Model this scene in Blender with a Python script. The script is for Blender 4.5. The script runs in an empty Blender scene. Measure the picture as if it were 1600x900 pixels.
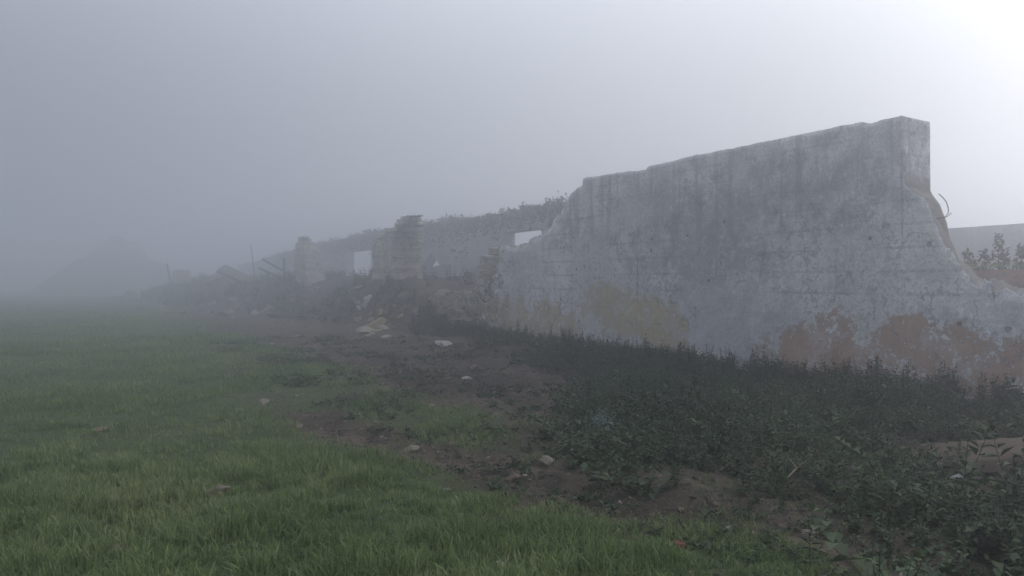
import bpy, bmesh, math, random
import numpy as np
from mathutils import Vector, Matrix

rng = np.random.default_rng(11)
random.seed(11)
scene = bpy.context.scene
COL = scene.collection
R = math.radians

# ------------------------------------------------------------------ camera and the ruin's own axes
F = 1186.0                                # focal length in photo pixels (1600 wide)
CAMH = 1.6
HOR = 440.0
VDIR = np.array([-0.488, 0.8728])         # along the ruined front wall, away from the camera
NDIR = np.array([0.8728, 0.488])          # through the wall, away from the camera
C0 = 9.81                                 # distance of the wall plane from the camera
ANG = math.atan2(VDIR[1], VDIR[0])

def uv(X, Y):
    """u = metres in front of the wall, v = metres along it"""
    return C0 - NDIR[0]*X - NDIR[1]*Y, VDIR[0]*X + VDIR[1]*Y

def xy(v, u):
    return NDIR[0]*(C0-u) + VDIR[0]*v, NDIR[1]*(C0-u) + VDIR[1]*v

def on_plane(px, py, u=0.0):
    """photo pixel -> (v, z) on the vertical plane u metres in front of the wall"""
    a = (px-800.0)/F
    D = (C0-u)/(NDIR[0]*a + NDIR[1])
    return VDIR[0]*a*D + VDIR[1]*D, CAMH - (py-HOR)/F*D

# ------------------------------------------------------------------ noise
def _h(ix, iy, iz, seed):
    n = (ix*374761393 + iy*668265263 + iz*1442695041 + seed*974634777) & 0xFFFFFFFF
    n = ((n ^ (n >> 13)) * 1274126177) & 0xFFFFFFFF
    n = (n ^ (n >> 16)) & 0xFFFF
    return n/65535.0

def vnoise(x, y, z=0.0, seed=0):
    x, y, z = np.broadcast_arrays(np.asarray(x, float), np.asarray(y, float), np.asarray(z, float))
    ix, iy, iz = np.floor(x).astype(np.int64), np.floor(y).astype(np.int64), np.floor(z).astype(np.int64)
    fx, fy, fz = x-ix, y-iy, z-iz
    fx, fy, fz = fx*fx*(3-2*fx), fy*fy*(3-2*fy), fz*fz*(3-2*fz)
    def c(a, b, d): return _h(ix+a, iy+b, iz+d, seed)
    x00 = c(0,0,0)*(1-fx)+c(1,0,0)*fx; x10 = c(0,1,0)*(1-fx)+c(1,1,0)*fx
    x01 = c(0,0,1)*(1-fx)+c(1,0,1)*fx; x11 = c(0,1,1)*(1-fx)+c(1,1,1)*fx
    return (x00*(1-fy)+x10*fy)*(1-fz) + (x01*(1-fy)+x11*fy)*fz

def fbm(x, y, z=0.0, seed=0, oct=4):
    s = 0.0; a = 0.5; t = 0.0
    for i in range(oct):
        s = s + a*vnoise(np.asarray(x)*2**i, np.asarray(y)*2**i, np.asarray(z)*2**i, seed+i*17); t += a; a *= 0.5
    return s/t

def sm(a, b, x):
    t = np.clip((np.asarray(x, float)-a)/(b-a), 0, 1)
    return t*t*(3-2*t)

# ------------------------------------------------------------------ terrain
def H(X, Y):
    X = np.asarray(X, float); Y = np.asarray(Y, float)
    u, v = uv(X, Y)
    z = 0.10*(fbm(X*0.22, Y*0.22, seed=3)-0.5) + 0.05*(fbm(X*0.9, Y*0.9, seed=5)-0.5)
    # heap of collapsed building along the wall line beyond the pillar
    foot = np.interp(v, [18, 24, 30, 39, 52, 65, 80], [0.9, 1.3, 1.7, 3.2, 5.7, 7.2, 9.0])
    wid = np.interp(v, [18, 28, 36, 55], [1.6, 1.8, 4.2, 6.0])
    m = sm(19.5, 26, v)*(1-0.9*sm(72, 95, v))*sm(0, 1, (foot-u)/wid)
    lump = 0.72 + 0.55*fbm(X*0.28, Y*0.28, seed=9) + 0.25*(fbm(X*1.1, Y*1.1, seed=10)-0.5)
    z = z + 1.72*m*lump
    z = z + 0.35*sm(-0.2, -1.2, u)*(1-sm(17, 21, v))*1.0
    # earth kept by the weeds near the wall, worn wheel track
    z = z + 0.10*sm(4.0, 0.5, u)*(1-sm(18, 22, v))*(u > -0.3)
    z = z - 0.05*track(u, v)
    near = np.exp(-((Y-9)/14.0)**2)
    z = z + near*0.07*(fbm(X*3.2, Y*3.2, seed=21)-0.5)*(0.4+soil(X, Y))
    z = z + near*0.055*(fbm(X*8, Y*8, seed=22)-0.5)*(0.3+soil(X, Y))
    return z

def track(u, v):
    uc = np.interp(v, [2, 4, 6, 8, 12], [6.1, 6.25, 6.9, 7.35, 7.7])
    w = np.interp(v, [2, 5, 9, 12], [0.42, 0.50, 0.36, 0.3])
    return np.exp(-((u-uc)/w)**2)*(1-sm(7.8, 10.5, v))

def weed_edge(v):
    return np.interp(v, [0, 3, 5, 6.2, 7.5, 8.8, 11, 13.8, 18, 22, 26], [6.1, 6.15, 6.2, 5.8, 4.7, 3.7, 2.6, 1.9, 1.3, 1.3, 1.1])

def grass_mask(X, Y):
    u, v = uv(X, Y)
    n = fbm(X*0.55, Y*0.55, seed=31) - 0.5
    n2 = fbm(X*1.9, Y*1.9, seed=33) - 0.5
    uu = u + 1.6*n + 0.9*n2
    g = sm(5.1, 6.5, uu)
    g = g*(1-0.95*np.clip(track(u+0.5*n2, v)*1.25, 0, 1))
    # bare, trampled patches
    bare = sm(0.56, 0.66, fbm(X*0.42+4.2, Y*0.42+1.7, seed=37)+0.25*n2)
    g = g*(1-(0.62-0.30*sm(6.8, 8.2, u))*bare)
    pb = np.exp(-(((X+5.2)/1.7)**2+((Y-13.2)/1.1)**2)) + 0.8*np.exp(-(((X+3.6)/0.9)**2+((Y-8.2)/0.5)**2))
    g = g*(1-0.12*np.clip(pb, 0, 1))
    # thinner, patchy strip beside the track on the weed side
    strip = sm(7.2, 6.2, u)*sm(13, 9, v)
    g = g*(1-0.45*strip*sm(0.40, 0.6, fbm(X*1.3, Y*1.3, seed=39)))
    # grass creeping between the weeds in the near corner
    g = np.maximum(g, 0.75*sm(5.6, 6.4, u+n2)*sm(4.4, 3.4, v))
    g = np.maximum(g, .16*sm(2.6, 4.5, u)*sm(.4, .62, fbm(X*1.7, Y*1.7, seed=41)))
    return np.clip(g, 0, 1)

def soil(X, Y):
    return 1-grass_mask(X, Y)

def ground_pt(px, py, dz=0.0):
    """photo pixel -> point on the terrain"""
    t = (py-HOR)/F
    a = (px-800)/F
    Ds = np.concatenate([np.arange(3.5, 30, 0.03), np.arange(30, 90, 0.2)])
    h = H(a*Ds, Ds)
    below = np.nonzero(CAMH - t*Ds <= h+dz)[0]
    D = Ds[below[0]] if len(below) else 60.0
    return a*D, D, float(H(a*D, D))

# ------------------------------------------------------------------ mesh helpers
def add_obj(name, mesh, mat=None, parent=None, loc=(0, 0, 0), rot=(0, 0, 0), scale=(1, 1, 1)):
    o = bpy.data.objects.new(name, mesh)
    COL.objects.link(o)
    if mat is not None and mesh is not None and len(mesh.materials) == 0:
        mesh.materials.append(mat)
    o.location = loc; o.rotation_euler = rot; o.scale = scale
    if parent is not None: o.parent = parent
    return o

def tag(o, label=None, cat=None, group=None, kind=None):
    if label: o["label"] = label
    if cat: o["category"] = cat
    if group: o["group"] = group
    o["kind"] = kind or "thing"
    return o

def np_mesh(name, V, faces, smooth=False):
    """V (N,3); faces = list of (M,k) int arrays"""
    me = bpy.data.meshes.new(name)
    V = np.ascontiguousarray(V, dtype=np.float32)
    me.vertices.add(len(V)); me.vertices.foreach_set("co", V.ravel())
    loops = np.concatenate([f.ravel() for f in faces]).astype(np.int32)
    tot = np.concatenate([np.full(len(f), f.shape[1], np.int32) for f in faces])
    start = np.concatenate([[0], np.cumsum(tot)[:-1]]).astype(np.int32)
    me.loops.add(len(loops)); me.loops.foreach_set("vertex_index", loops)
    me.polygons.add(len(tot)); me.polygons.foreach_set("loop_start", start)
    try: me.polygons.foreach_set("loop_total", tot)
    except Exception: pass
    if smooth: me.polygons.foreach_set("use_smooth", np.ones(len(tot), bool))
    me.update(calc_edges=True); me.validate()
    return me

def grid_faces(n, m, close=False):
    """n columns of m points, index i*m+j"""
    i, j = np.meshgrid(np.arange(n-1), np.arange(m if close else m-1), indexing='ij')
    j2 = (j+1) % m
    return np.stack([i*m+j, (i+1)*m+j, (i+1)*m+j2, i*m+j2], -1).reshape(-1, 4)

def bm_mesh(name, bm, smooth=False):
    bmesh.ops.recalc_face_normals(bm, faces=bm.faces[:])
    me = bpy.data.meshes.new(name); bm.to_mesh(me); bm.free()
    if smooth:
        for p in me.polygons: p.use_smooth = True
    return me

def add_box(bm, cx, cy, cz, sx, sy, sz, rot=None, jit=0.0):
    vs = []
    for dx in (-.5, .5):
        for dy in (-.5, .5):
            for dz in (-.5, .5):
                p = Vector((dx*sx, dy*sy, dz*sz))
                if jit: p += Vector([(random.random()-.5)*jit for _ in range(3)])
                if rot is not None: p = rot @ p
                vs.append(bm.verts.new(p+Vector((cx, cy, cz))))
    for f in ((0,1,3,2),(4,6,7,5),(0,4,5,1),(2,3,7,6),(0,2,6,4),(1,5,7,3)):
        bm.faces.new([vs[k] for k in f])
    return vs

def tube(name, pts, radii, sides=6):
    P = [Vector(p) for p in pts]
    V = []; n = len(P)
    for i, p in enumerate(P):
        d = (P[min(i+1, n-1)]-P[max(i-1, 0)]).normalized()
        a = d.orthogonal().normalized(); b = d.cross(a)
        for k in range(sides):
            t = 2*math.pi*k/sides
            V.append(p + radii[i]*(math.cos(t)*a+math.sin(t)*b))
    fs = [grid_faces(n, sides, close=True)]
    me = np_mesh(name, np.array([list(v) for v in V]), fs + [np.arange(sides)[None, ::-1], ((n-1)*sides+np.arange(sides))[None]], smooth=False)
    return me

def prism(name, outline, y0, y1):
    """outline in (x,z) extruded from y0 to y1"""
    bm = bmesh.new()
    for poly in outline:
        a = [bm.verts.new((x, y0, z)) for x, z in poly]
        b = [bm.verts.new((x, y1, z)) for x, z in poly]
        bm.faces.new(a); bm.faces.new(b[::-1])
        for i in range(len(a)):
            j = (i+1) % len(a)
            bm.faces.new((a[i], a[j], b[j], b[i]))
    return bm_mesh(name, bm)

# ------------------------------------------------------------------ materials
class NT:
    def __init__(s, name):
        s.mat = bpy.data.materials.new(name); s.mat.use_nodes = True
        s.t = s.mat.node_tree; s.t.nodes.clear()
        s.out = s.n('ShaderNodeOutputMaterial')
    def n(s, typ, **kw):
        nd = s.t.nodes.new(typ)
        for k, v in kw.items(): setattr(nd, k, v)
        return nd
    def l(s, a, b): s.t.links.new(a, b)
    def val(s, sock, v):
        if hasattr(v, 'node'): s.l(v, sock)
        else: sock.default_value = v
    def math(s, op, a, b=None, c=None, clamp=False):
        nd = s.n('ShaderNodeMath', operation=op); nd.use_clamp = clamp
        s.val(nd.inputs[0], a)
        if b is not None: s.val(nd.inputs[1], b)
        if c is not None: s.val(nd.inputs[2], c)
        return nd.outputs[0]
    def mix(s, fac, a, b, mode='MIX'):
        nd = s.n('ShaderNodeMix', data_type='RGBA', blend_type=mode)
        s.val(nd.inputs[0], fac); s.val(nd.inputs[6], a if hasattr(a, 'node') else (*a, 1)); s.val(nd.inputs[7], b if hasattr(b, 'node') else (*b, 1))
        return nd.outputs[2]
    def noise(s, vec, scale, detail=5, rough=.55, dist=0.0):
        nd = s.n('ShaderNodeTexNoise'); s.l(vec, nd.inputs['Vector'])
        nd.inputs['Scale'].default_value = scale; nd.inputs['Detail'].default_value = detail
        nd.inputs['Roughness'].default_value = rough; nd.inputs['Distortion'].default_value = dist
        return nd.outputs['Fac']
    def ramp(s, x, a, b):
        nd = s.n('ShaderNodeMapRange', interpolation_type='SMOOTHSTEP')
        s.val(nd.inputs[0], x); nd.inputs[1].default_value = a; nd.inputs[2].default_value = b
        return nd.outputs[0]
    def coord(s, kind='Object'):
        return s.n('ShaderNodeTexCoord').outputs[kind]
    def map(s, vec, scale=(1, 1, 1), loc=(0, 0, 0)):
        nd = s.n('ShaderNodeMapping'); s.l(vec, nd.inputs[0])
        nd.inputs['Scale'].default_value = scale; nd.inputs['Location'].default_value = loc
        return nd.outputs[0]
    def bsdf(s, color, rough=.9, bump=None, bstr=.5, bdist=.02, spec=.2):
        p = s.n('ShaderNodeBsdfPrincipled')
        s.val(p.inputs['Base Color'], color if hasattr(color, 'node') else (*color, 1))
        p.inputs['Roughness'].default_value = rough
        p.inputs['Specular IOR Level'].default_value = spec
        if bump is not None:
            b = s.n('ShaderNodeBump'); b.inputs['Strength'].default_value = bstr; b.inputs['Distance'].default_value = bdist
            s.l(bump, b.inputs['Height']); s.l(b.outputs[0], p.inputs['Normal'])
        s.l(p.outputs[0], s.out.inputs['Surface'])
        return p

def mat_ground():
    m = NT('ground_soil'); c = m.coord()
    att = m.n('ShaderNodeAttribute', attribute_name='turf').outputs['Fac']
    n1 = m.noise(c, 0.7, 6); n2 = m.noise(c, 7, 8, .65); n3 = m.noise(c, 40, 6, .7)
    soilc = m.mix(m.ramp(n1, .35, .65), (.032, .024, .019), (.080, .060, .046))
    soilc = m.mix(m.ramp(n2, .45, .62), soilc, (.018, .016, .014))
    soilc = m.mix(m.ramp(n3, .58, .68), soilc, (.13, .108, .09))
    green = m.mix(m.ramp(n2, .35, .65), (.030, .043, .017), (.050, .068, .026))
    green = m.mix(m.ramp(n3, .55, .7), green, (.026, .030, .016))
    f = m.ramp(m.math('ADD', att, m.math('MULTIPLY', m.math('SUBTRACT', n2, .5), .5)), .25, .75)
    col = m.mix(f, soilc, green)
    b = m.math('ADD', m.math('MULTIPLY', n2, .6), m.math('MULTIPLY', n3, .5))
    m.bsdf(col, .95, b, .9, .05, .15)
    return m.mat

def mat_wall():
    """old whitewashed render, flaking to ochre and red earth; local x runs along the wall, z up"""
    m = NT('old_plaster'); c = m.coord()
    sep = m.n('ShaderNodeSeparateXYZ'); m.l(c, sep.inputs[0]); x, z = sep.outputs[0], sep.outputs[2]
    nb = m.noise(c, 0.55, 6, .6); nm = m.noise(c, 2.2, 8, .62); nf = m.noise(c, 11, 8, .7); ng = m.noise(c, 45, 5, .7)
    streak = m.noise(m.map(c, (1.7, 1.7, .45)), 1.3, 8, .68, .3)
    layers = m.noise(m.map(c, (.5, .5, 5.5)), 1.4, 5, .6)
    col = m.mix(m.ramp(nb, .32, .68), (.49, .48, .465), (.74, .725, .70))
    col = m.mix(m.math('MULTIPLY', m.ramp(nm, .44, .64), .55), col, (.33, .335, .345))
    col = m.mix(m.math('MULTIPLY', m.ramp(streak, .50, .70), .42), col, (.31, .315, .325))
    col = m.mix(m.math('MULTIPLY', m.ramp(layers, .50, .70), .35), col, (.66, .67, .69))
    zz_ = m.math('FRACT', m.math('MULTIPLY', m.math('ADD', z, m.math('MULTIPLY', nm, .05)), 3.1))
    joint = m.math('MULTIPLY', m.ramp(m.math('ABSOLUTE', m.math('SUBTRACT', zz_, .5)), .10, .03), m.ramp(nb, .42, .58))
    col = m.mix(m.math('MULTIPLY', joint, .42), col, (.20, .20, .21))
    # dark damp belt along the upper half
    up = m.math('MULTIPLY', m.ramp(z, 1.7, 3.0), m.ramp(nm, .30, .62))
    col = m.mix(m.math('MULTIPLY', up, .55), col, (.25, .255, .27))
    # fine peppering where the limewash has come off
    low = m.ramp(m.math('ADD', z, m.math('MULTIPLY', m.math('SUBTRACT', nb, .5), 3.4)), 2.9, .6)
    pep = m.math('MULTIPLY', m.ramp(nf, .53, .58), low)
    col = m.mix(m.math('MULTIPLY', pep, .8), col, (.19, .195, .205))
    grain = m.ramp(ng, .42, .64)
    col = m.mix(m.math('MULTIPLY', grain, .38), col, (.20, .20, .205))
    grit = m.noise(c, 24, 6, .75)
    col = m.mix(m.math('MULTIPLY', m.ramp(grit, .54, .64), .50), col, (.15, .15, .155))
    col = m.mix(m.math('MULTIPLY', m.ramp(grit, .47, .38), .40), col, (.80, .80, .80))
    # patches where the coat has fallen away
    def patch(cx, cz, rx, rz, amp=1.0):
        a = m.math('POWER', m.math('DIVIDE', m.math('SUBTRACT', x, cx), rx), 2.0)
        # POWER of a negative base with an even exponent is fine in Cycles
        b = m.math('POWER', m.math('DIVIDE', m.math('SUBTRACT', z, cz), rz), 2.0)
        d = m.math('SQRT', m.math('ADD', a, b))
        return m.math('MULTIPLY', m.ramp(d, 1.9, .50), amp)
    nl = m.noise(c, 1.05, 7, .62, .4)
    edge = m.math('ADD', m.math('MULTIPLY', m.math('SUBTRACT', nl, .5), 2.6), m.math('ADD', m.math('MULTIPLY', m.math('SUBTRACT', nm, .5), 3.6), m.math('MULTIPLY', m.math('SUBTRACT', nf, .5), 6.0)))
    runs = m.noise(m.map(c, (5.5, 5.5, .22)), 1.0, 6, .65, .2)
    rn = m.math('MULTIPLY', m.ramp(runs, .52, .66), m.ramp(m.math('ADD', z, m.math('MULTIPLY', nb, 1.6)), 2.5, 4.2))
    col = m.mix(m.math('MULTIPLY', rn, .6), col, (.19, .19, .195))
    # broad old stains: a dark rain-soaked field, a darker upper belt and a straight damp edge
    soak = None
    for s_ in ((10.6, 2.35, 1.7, 1.0, .9), (8.3, 3.1, 1.9, .55, .7), (12.0, 1.5, .5, 1.3, .7), (14.6, 2.6, .6, .5, .6)):
        p_ = patch(*s_); soak = p_ if soak is None else m.math('MAXIMUM', soak, p_)
    soak = m.ramp(m.math('ADD', soak, m.math('MULTIPLY', m.math('MULTIPLY', edge, .55), m.math('MULTIPLY', soak, 2.0, clamp=True))), .25, .95)
    col = m.mix(m.math('MULTIPLY', soak, .48), col, (.215, .22, .235))
    wob = m.math('ABSOLUTE', m.math('ADD', m.math('SUBTRACT', x, 12.3), m.math('MULTIPLY', m.math('SUBTRACT', nm, .5), .22)))
    vc = m.math('MULTIPLY', m.ramp(wob, .035, .008), m.math('MULTIPLY', m.ramp(z, 2.3, 1.8), m.ramp(nf, .38, .5)))
    col = m.mix(m.math('MULTIPLY', vc, .7), col, (.09, .09, .095))
    def blob(specs):
        tot = None
        for s in specs:
            p = patch(*s); tot = p if tot is None else m.math('MAXIMUM', tot, p)
        e = m.math('ADD', tot, m.math('MULTIPLY', edge, m.math('MULTIPLY', tot, 2.0, clamp=True)))
        return m.ramp(e, .44, .56), m.math('MULTIPLY', m.ramp(e, .30, .44), m.ramp(tot, .08, .25))
    red, rrim = blob([(7.7, .52, .9, .34), (6.1, .60, 1.2, .38), (7.5, .98, .4, .2, .75), (4.9, .6, .5, .32), (6.9, .5, 1.7, .3)])
    och, orim = blob([(12.7, .90, 1.3, .34), (11.45, .55, .5, .5), (13.2, 1.35, .8, .22, .8), (16.2, .58, 1.5, .42), (18.2, .8, 1.2, .4)])
    gry, grim = blob([(9.8, .75, 1.3, .6), (5.1, 1.0, .9, .45), (4.3, .5, .8, .6), (10.2, .2, 1.2, .3)])
    white = m.math('MULTIPLY', m.math('MAXIMUM', rrim, orim), m.ramp(nf, .46, .58))
    col = m.mix(m.math('MULTIPLY', white, .75), col, (.74, .75, .77))
    col = m.mix(m.math('MULTIPLY', gry, .65), col, m.mix(m.ramp(nf, .4, .6), (.25, .26, .29), (.50, .51, .54)))
    col = m.mix(m.math('MULTIPLY', red, m.math('ADD', .55, m.math('MULTIPLY', m.ramp(nm, .3, .6), .4))), col, m.mix(m.ramp(m.math('ADD', m.math('MULTIPLY', nm, .5), m.math('MULTIPLY', nf, .5)), .35, .65), (.27, .172, .125), (.39, .265, .195)))
    col = m.mix(m.math('MULTIPLY', och, m.math('ADD', .50, m.math('MULTIPLY', m.ramp(nm, .3, .6), .42))), col, m.mix(m.ramp(m.math('ADD', m.math('MULTIPLY', nm, .5), m.math('MULTIPLY', nf, .5)), .35, .65), (.31, .255, .155), (.44, .37, .235)))
    # the broken left end: bare rubble masonry in earth mortar
    ends = m.ramp(m.math('ADD', x, m.math('MULTIPLY', edge, 1.6)), 18.2, 19.4)
    vor = m.n('ShaderNodeTexVoronoi', feature='DISTANCE_TO_EDGE'); m.l(m.map(c, (1, 1, 1.7)), vor.inputs['Vector']); vor.inputs['Scale'].default_value = 3.2
    vcol = m.n('ShaderNodeTexVoronoi'); m.l(m.map(c, (1, 1, 1.7)), vcol.inputs['Vector']); vcol.inputs['Scale'].default_value = 3.2
    sepc = m.n('ShaderNodeSeparateColor'); m.l(vcol.outputs['Color'], sepc.inputs[0])
    stone = m.mix(sepc.outputs[0], (.20, .18, .14), (.36, .33, .27))
    stone = m.mix(m.ramp(nf, .4, .65), stone, (.22, .20, .15))
    stone = m.mix(m.ramp(vor.outputs['Distance'], .06, .0), stone, (.13, .115, .09))
    col = m.mix(ends, col, stone)
    # bare core on broken tops and ends: faces that are not the front
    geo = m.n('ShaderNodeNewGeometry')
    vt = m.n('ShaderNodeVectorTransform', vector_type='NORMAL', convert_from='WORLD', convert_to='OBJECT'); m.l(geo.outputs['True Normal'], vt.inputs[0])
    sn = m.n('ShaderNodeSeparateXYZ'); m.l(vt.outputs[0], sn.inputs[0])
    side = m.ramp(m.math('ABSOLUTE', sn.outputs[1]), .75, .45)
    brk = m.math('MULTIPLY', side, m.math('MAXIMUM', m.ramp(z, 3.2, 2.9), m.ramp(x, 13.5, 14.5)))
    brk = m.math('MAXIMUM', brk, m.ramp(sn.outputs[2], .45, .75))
    col = m.mix(m.math('MULTIPLY', brk, .85), col, m.mix(nf, (.055, .050, .044), (.135, .122, .106)))  # core colour darkened to offset the strong overhead light on the tops
    # pock marks and cracks
    vp = m.n('ShaderNodeTexVoronoi'); m.l(c, vp.inputs['Vector']); vp.inputs['Scale'].default_value = 3.1; vp.inputs['Randomness'].default_value = 1.0
    cs = m.n('ShaderNodeSeparateColor'); m.l(vp.outputs['Color'], cs.inputs[0])
    pk = m.math('MULTIPLY', m.ramp(m.math('ADD', vp.outputs['Distance'], m.math('MULTIPLY', m.math('SUBTRACT', nf, .5), .16)), .125, .075), m.ramp(cs.outputs[0], .50, .56))
    pk = m.math('MULTIPLY', pk, m.ramp(z, 3.1, 2.4))
    col = m.mix(m.math('MULTIPLY', pk, .85), col, (.08, .08, .085))
    cr = m.noise(m.map(c, (1.2, 1.2, .9)), 1.1, 7, .62)
    crack = m.math('MULTIPLY', m.ramp(m.math('ABSOLUTE', m.math('SUBTRACT', cr, .5)),   .012, .003), m.ramp(nb, .46, .54))
    col = m.mix(m.math('MULTIPLY', crack, .5), col, (.08, .08, .085))
    h = m.math('ADD', m.math('MULTIPLY', nf, .35), m.math('MULTIPLY', ng, .25))
    h = m.math('SUBTRACT', h, m.math('MULTIPLY', m.math('MAXIMUM', red, m.math('MAXIMUM', och, pk)), 1.0))
    h = m.math('ADD', h, m.math('MULTIPLY', layers, .35))
    h = m.math('ADD', h, m.math('MULTIPLY', m.math('MULTIPLY', ends, m.ramp(vor.outputs['Distance'], 0, .12)), 1.2))
    m.bsdf(col, .95, h, .75, .03, .1)
    return m.mat

def mat_simple(name, a, b, scale=3.0, fine=14.0, dark=None, bstr=.7, bdist=.03, perobj=0.0, stretch=(1, 1, 1), rough=.93):
    m = NT(name); c = m.map(m.coord(), stretch)
    n1 = m.noise(c, scale, 6, .6); n2 = m.noise(c, fine, 7, .68)
    col = m.mix(m.ramp(n1, .32, .68), a, b)
    if dark: col = m.mix(m.math('MULTIPLY', m.ramp(n2, .5, .68), .7), col, dark)
    if perobj:
        oi = m.n('ShaderNodeObjectInfo').outputs['Random']
        hs = m.n('ShaderNodeHueSaturation'); m.l(col, hs.inputs['Color'])
        mr = m.n('ShaderNodeMapRange'); m.l(oi, mr.inputs[0]); mr.inputs[3].default_value = 1-perobj; mr.inputs[4].default_value = 1+perobj
        m.l(mr.outputs[0], hs.inputs['Value']); col = hs.outputs[0]
    m.bsdf(col, rough, m.math('ADD', n1, n2), bstr, bdist, .15)
    return m.mat

def mat_leaf(name, cols, transl=.35, patch=.6, rough=.6):
    """leaf colours vary per leaf and per clump"""
    m = NT(name)
    isl = m.n('ShaderNodeNewGeometry').outputs['Random Per Island']
    c = m.coord(); n = m.noise(c, patch, 4, .6)
    r = m.n('ShaderNodeValToRGB'); m.l(m.math('ADD', m.math('MULTIPLY', isl, .6), m.math('MULTIPLY', m.ramp(n, .3, .7), .4)), r.inputs[0])
    els = r.color_ramp.elements
    while len(els) < len(cols): els.new(.5)
    for k, cc in enumerate(cols):
        els[k].position = k/(len(cols)-1); els[k].color = (*cc, 1)
    p = m.bsdf(r.outputs[0], rough, spec=.25)
    t = m.n('ShaderNodeBsdfTranslucent'); m.l(r.outputs[0], t.inputs[0])
    mx = m.n('ShaderNodeMixShader'); mx.inputs[0].default_value = transl
    m.l(p.outputs[0], mx.inputs[1]); m.l(t.outputs[0], mx.inputs[2]); m.l(mx.outputs[0], m.out.inputs['Surface'])
    return m.mat

M = dict(
    ground=mat_ground(), wall=mat_wall(),
    stone=mat_simple('pale_limestone', (.15, .13, .10), (.25, .22, .175), 4, 18, (.08, .07, .056), perobj=.35),
    brown=mat_simple('brown_stone', (.13, .095, .07), (.20, .15, .115), 4, 18, (.08, .065, .055), perobj=.25),
    yellow=mat_simple('ochre_stone', (.20, .16, .085), (.29, .235, .135), 4, 16, (.17, .135, .08), perobj=.2),
    ochrem=mat_simple('ochre_masonry', (.17, .15, .105), (.26, .23, .16), 2.5, 9, (.10, .09, .07)),
    white=mat_simple('limewashed_rubble', (.24, .24, .235), (.36, .355, .34), 4, 16, (.13, .125, .115), perobj=.25),
    brick=mat_simple('red_brick', (.12, .05, .036), (.17, .075, .052), 12, 40, (.07, .035, .03)),
    pillar=mat_simple('rubble_masonry', (.29, .27, .225), (.46, .42, .34), 2.2, 9, (.20, .18, .15)),
    mortar=mat_simple('lime_mortar', (.34, .325, .29), (.50, .475, .42), 3, 12, (.24, .22, .19)),
    render_=mat_simple('grey_render', (.28, .285, .295), (.38, .385, .39), .8, 6, (.2, .2, .21)),
    redwall=mat_simple('red_earth_wall', (.21, .125, .095), (.27, .175, .14), 1.6, 9, (.13, .10, .085)),
    timber=mat_simple('weathered_timber', (.060, .050, .043), (.10, .085, .07), 3, 14, (.04, .035, .03), stretch=(.3, 3, 3)),
    rust=mat_simple('rusty_iron', (.10, .075, .06), (.16, .11, .085), 9, 30),
    earth=mat_simple('mound_earth', (.075, .065, .055), (.11, .095, .08), .7, 4, (.05, .045, .04)),
    slab=mat_simple('brown_slab', (.062, .046, .036), (.095, .072, .056), 2.2, 16, (.05, .04, .033), stretch=(.7, 2.2, 2)),
    grass=mat_leaf('grass_blade', [(.034, .060, .019), (.068, .112, .036), (.112, .168, .056), (.185, .215, .085), (.33, .30, .16)], .40, .45),
    weed=mat_leaf('weed_leaf', [(.008, .016, .007), (.016, .032, .012), (.030, .055, .020), (.090, .125, .058)], .30, .8),
    mallow=mat_leaf('broad_leaf', [(.016, .032, .013), (.032, .056, .021), (.062, .092, .036)], .3, 1.2),
    silver=mat_leaf('silvery_leaf', [(.07, .095, .085), (.12, .155, .14), (.19, .23, .21)], .2, 2),
    bush=mat_leaf('dark_bush_leaf', [(.018, .026, .018), (.028, .038, .024), (.040, .052, .030)], .25, 1.0),
    straw=mat_simple('dry_straw', (.15, .125, .085), (.24, .20, .14), 8, 30),
)

# ------------------------------------------------------------------ ground: one sheet, finer near the camera
def axis(lo, hi, f0, f1, step, grow):
    a = list(np.arange(f0, f1, step)); s = step
    while a[-1] < hi: s *= grow; a.append(a[-1]+s)
    a[-1] = hi; s = step
    while a[0] > lo: s *= grow; a.insert(0, a[0]-s)
    a[0] = lo
    return np.array(a)

EXT = 150.0
gx = axis(-EXT, EXT, -8.0, 7.0, .055, 1.045)
gy = axis(-EXT, EXT, 3.4, 17.0, .055, 1.035)
GX, GY = np.meshgrid(gx, gy, indexing='ij')
GZ = H(GX, GY)
gm = np_mesh('ground', np.stack([GX.ravel(), GY.ravel(), GZ.ravel()], 1), [grid_faces(len(gx), len(gy))], smooth=True)
at = gm.attributes.new('turf', 'FLOAT', 'POINT'); at.data.foreach_set('value', grass_mask(GX, GY).ravel().astype(np.float32))
tag(add_obj('ground', gm, M['ground']), 'dark trodden soil and turf sloping up to the ruin', 'ground', kind='structure')

# ------------------------------------------------------------------ the big ruined wall (local x = v, y = u, z up)
def ruin_frame(o, v=0.0, u=0.0, z=0.0, turn=0.0):
    X, Y = xy(v, u); o.location = (X, Y, z); o.rotation_euler = (0, 0, ANG+turn)

FRONT = [(604, 520), (622, 512), (640, 500), (652, 484), (668, 466), (684, 459), (700, 460), (722, 456), (741, 455), (757, 443), (768, 436), (774, 418), (777, 400),
         (779, 390), (786, 386), (803, 385), (822, 384), (825, 377), (833, 371), (848, 367), (856, 357), (868, 341), (880, 324),
         (889, 306), (895, 297), (900, 293), (909, 290), (911, 280), (950, 273), (980, 268), (1008, 265), (1011, 260), (1052, 251),
         (1085, 243), (1150, 231), (1200, 220), (1270, 206), (1345, 191), (1349, 195), (1362, 193), (1375, 189), (1403, 184), (1407, 182),
         (1410, 268), (1414, 288), (1426, 297), (1438, 305), (1449, 318), (1457, 336), (1466, 356), (1472, 378), (1484, 394), (1498, 414), (1517, 430), (1536, 443), (1556, 447),
         (1600, 451), (1640, 452), (1700, 449), (1800, 452)]
fp = np.array([on_plane(*p) for p in FRONT]); fp = fp[np.argsort(fp[:, 0])]
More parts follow.
